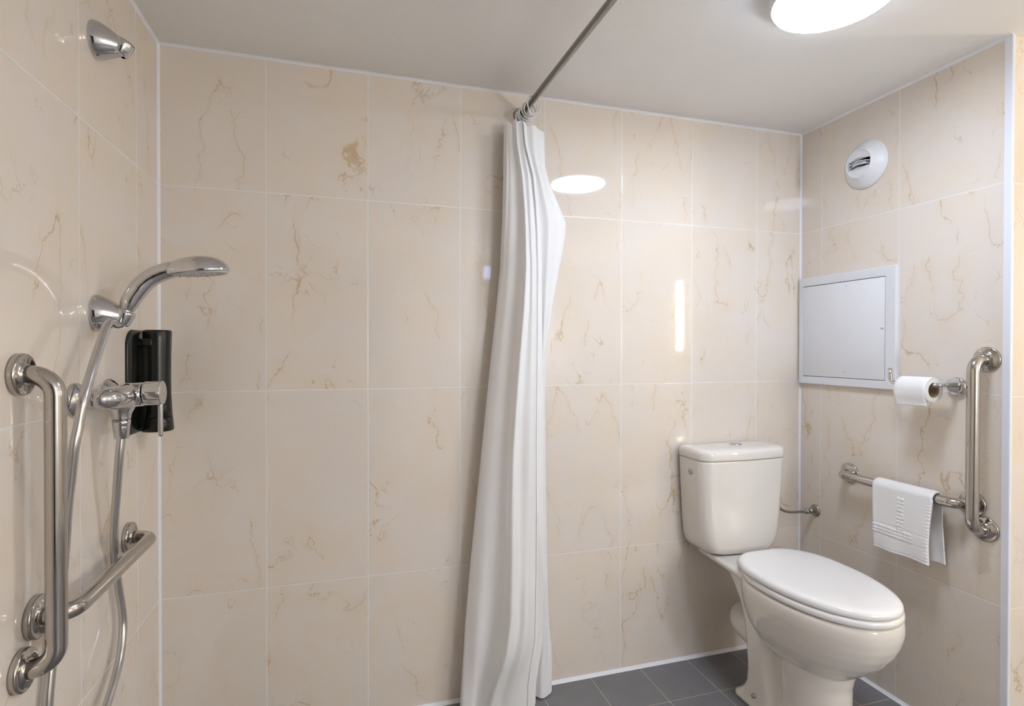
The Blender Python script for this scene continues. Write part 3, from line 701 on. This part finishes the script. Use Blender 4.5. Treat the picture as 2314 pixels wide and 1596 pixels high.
# seat outline: y -> half width
def egg(y0, y1, hw, n=80, back=0.7, sq=0.030):
    """closed outline: straight-ish back at y0 (half width back*hw), rounded nose at y1"""
    pts = []; L_ = y0-y1
    for k in range(n):
        a = 2*PI*k/n; c, s = math.cos(a), math.sin(a)
        # a=0 -> nose (-y);   superellipse front, boxier rear
        ym = y0 - L_*0.42
        if c >= 0: x = hw*math.copysign(abs(s)**0.93, s); y = ym - (ym-y1)*abs(c)**1.0
        else:
            q = abs(c)
            x = math.copysign(abs(s)**0.40, s)*hw*(1-(1-back)*q**1.5); y = ym + (y0-ym)*q**0.55
        pts.append((x, y))
    return pts
def egg_ring(y0, y1, hw, z, ins=0.0, back=0.7):
    return [(TX+x, y, z) for x, y in egg(y0-ins, y1+ins, hw-ins, 96, back)]
bm = BM()
rings(bm, [egg_ring(-0.225, -0.706, 0.171, z, i) for z, i in ((0.4665, 0.012), (0.4655, 0.004), (0.4665, 0.001), (0.4700, 0.0), (0.4770, 0.0008), (0.4825, 0.004), (0.4858, 0.010), (0.4875, 0.019), (0.4882, 0.035), (0.4880, 0.09))])
obj('lid', bm, M_seat, t)
bm = BM()
rings(bm, [egg_ring(-0.245, -0.708, 0.1725, z, i) for z, i in ((0.4435, 0.014), (0.4430, 0.006), (0.4445, 0.0015), (0.4480, 0.0), (0.4560, 0.0005), (0.4610, 0.003), (0.4635, 0.008), (0.4640, 0.020))])
obj('seat', bm, M_seat, t)
for sx in (-1, 1):
    bm = BM(); tube(bm, [(TX+sx*0.105, -0.242, 0.455), (TX+sx*0.055, -0.242, 0.455)], 0.010, 20)
    lathe(bm, (TX+sx*0.078, -0.240, 0.436), (0, 0, 1), [(0, 0.016), (0.006, 0.015), (0.014, 0.010)], 24)
    obj('hinge', bm, M_seat, t)
# bowl, shelf and pedestal fused into one ceramic body
bm = BM(); rs = []
for z, f, yc in ((0.4405, 0.955, 0), (0.4405, 0.985, 0), (0.436, 1.005, 0), (0.420, 1.018, 0), (0.400, 1.015, 0), (0.37, 0.99, 0.002), (0.34, 0.945, 0.006), (0.305, 0.87, 0.014), (0.275, 0.78, 0.022), (0.245, 0.66, 0.030), (0.220, 0.52, 0.038), (0.200, 0.34, 0.044), (0.190, 0.12, 0.048)):
    cy = -0.475
    rs.append([(TX+x*f, cy+(y-cy)*f+yc, z) for x, y in egg(-0.258, -0.704, 0.172, 80, 0.80)])
rings(bm, rs)
bm2 = bm
# shelf that carries the cistern
rs = []
for z, i in ((0.4185, 0.008), (0.4215, 0.002), (0.4250, 0.0), (0.4370, 0.0), (0.4405, 0.003), (0.4410, 0.012)):
    r = []
    for x, y in rrect(TX, -0.165, 0.128-i, 0.150-i, 0.03, 0.02, 8): r.append((x+ (x-TX)*0.10*(-(y+0.165))/0.15, y, z))
    rs.append(r)
rings(bm2, rs)
# rear leg / trap column
def leg_ring(z, y0, y1, hw, r): return [(x, y, z) for x, y in rrect(TX, (y0+y1)/2, hw, abs(y0-y1)/2, r, r, 8)]
rings(bm2, [leg_ring(*a) for a in ((0.0, -0.212, -0.40, 0.112, 0.035), (0.012, -0.214, -0.40, 0.112, 0.035), (0.022, -0.228, -0.40, 0.108, 0.035), (0.045, -0.248, -0.40, 0.104, 0.035), (0.07, -0.259, -0.395, 0.102, 0.035), (0.12, -0.262, -0.385, 0.101, 0.035), (0.19, -0.256, -0.375, 0.101, 0.035), (0.265, -0.246, -0.365, 0.102, 0.035), (0.33, -0.226, -0.355, 0.104, 0.035), (0.38, -0.195, -0.345, 0.107, 0.035), (0.425, -0.160, -0.335, 0.112, 0.035))])
# front column
def col_ring(z, cy, ry, rx): return [(TX+rx*math.cos(2*PI*k/48), cy+ry*math.sin(2*PI*k/48), z) for k in range(48)]
rings(bm2, [col_ring(*a) for a in ((0.0, -0.462, 0.118, 0.100), (0.012, -0.462, 0.118, 0.100), (0.03, -0.462, 0.112, 0.094), (0.10, -0.462, 0.104, 0.088), (0.18, -0.462, 0.104, 0.090), (0.24, -0.464, 0.115, 0.100), (0.28, -0.466, 0.125, 0.108))])
# web between them
rings(bm2, [leg_ring(z, -0.30, -0.46, 0.066, 0.03) for z in (0.0, 0.12, 0.25, 0.40)])
rings(bm2, [leg_ring(z, -0.24, -0.50, w_, 0.05) for z, w_ in ((0.27, 0.06), (0.35, 0.085), (0.425, 0.125))])
o = obj('bowl', bm2, M_ceramic, t)
rm = o.modifiers.new('fuse', 'REMESH'); rm.mode = 'VOXEL'; rm.voxel_size = 0.0042; rm.use_smooth_shade = True
sm_ = o.modifiers.new('relax', 'SMOOTH'); sm_.factor = 0.5; sm_.iterations = 9
obj('floor_bolt', lathe(BM(), (TX-0.1035, -0.318, 0.045), (-1, 0, 0.1), [(0, 0.0075), (0.004, 0.0075), (0.006, 0.0055), (0.009, 0.005), (0.010, 0.001)], 6), M_pipe, t, False)
obj('waste_pipe', tube(BM(), bend_path([(TX+0.010, -0.300, 0.150), (TX-0.006, -0.106, 0.200), (TX+0.20, -0.106, 0.200)], 0.052, 14), 0.046, 36), M_ceramic, t)

# water supply
t = thing('water_supply', 'short grey hose and wall valve feeding the cistern', 'water valve', (XR, -0.080, 0.546))
obj('escutcheon', lathe(BM(), (XR, -0.080, 0.546), (-1, 0, 0), [(0, 0.0235), (0.003, 0.0235), (0.006, 0.020), (0.009, 0.0125), (0.011, 0.009)], 36), M_pipe, t)
bm = BM(); lathe(bm, (XR-0.008, -0.080, 0.546), (-1, 0, 0), [(0, 0.0085), (0.020, 0.0085), (0.020, 0.0065), (0.026, 0.0065), (0.026, 0.0100), (0.038, 0.0100), (0.038, 0.0070), (0.048, 0.0068)], 24)
obj('valve', bm, M_pipe, t)
obj('supply_hose', tube(BM(), smooth_path([(XR-0.052, -0.080, 0.5465), (2.215, -0.081, 0.5475), (2.17, -0.084, 0.551), (2.13, -0.088, 0.563), (2.100, -0.090, 0.585), (2.0815, -0.088, 0.597)], 8), 0.0048, 16), M_pipe, t)
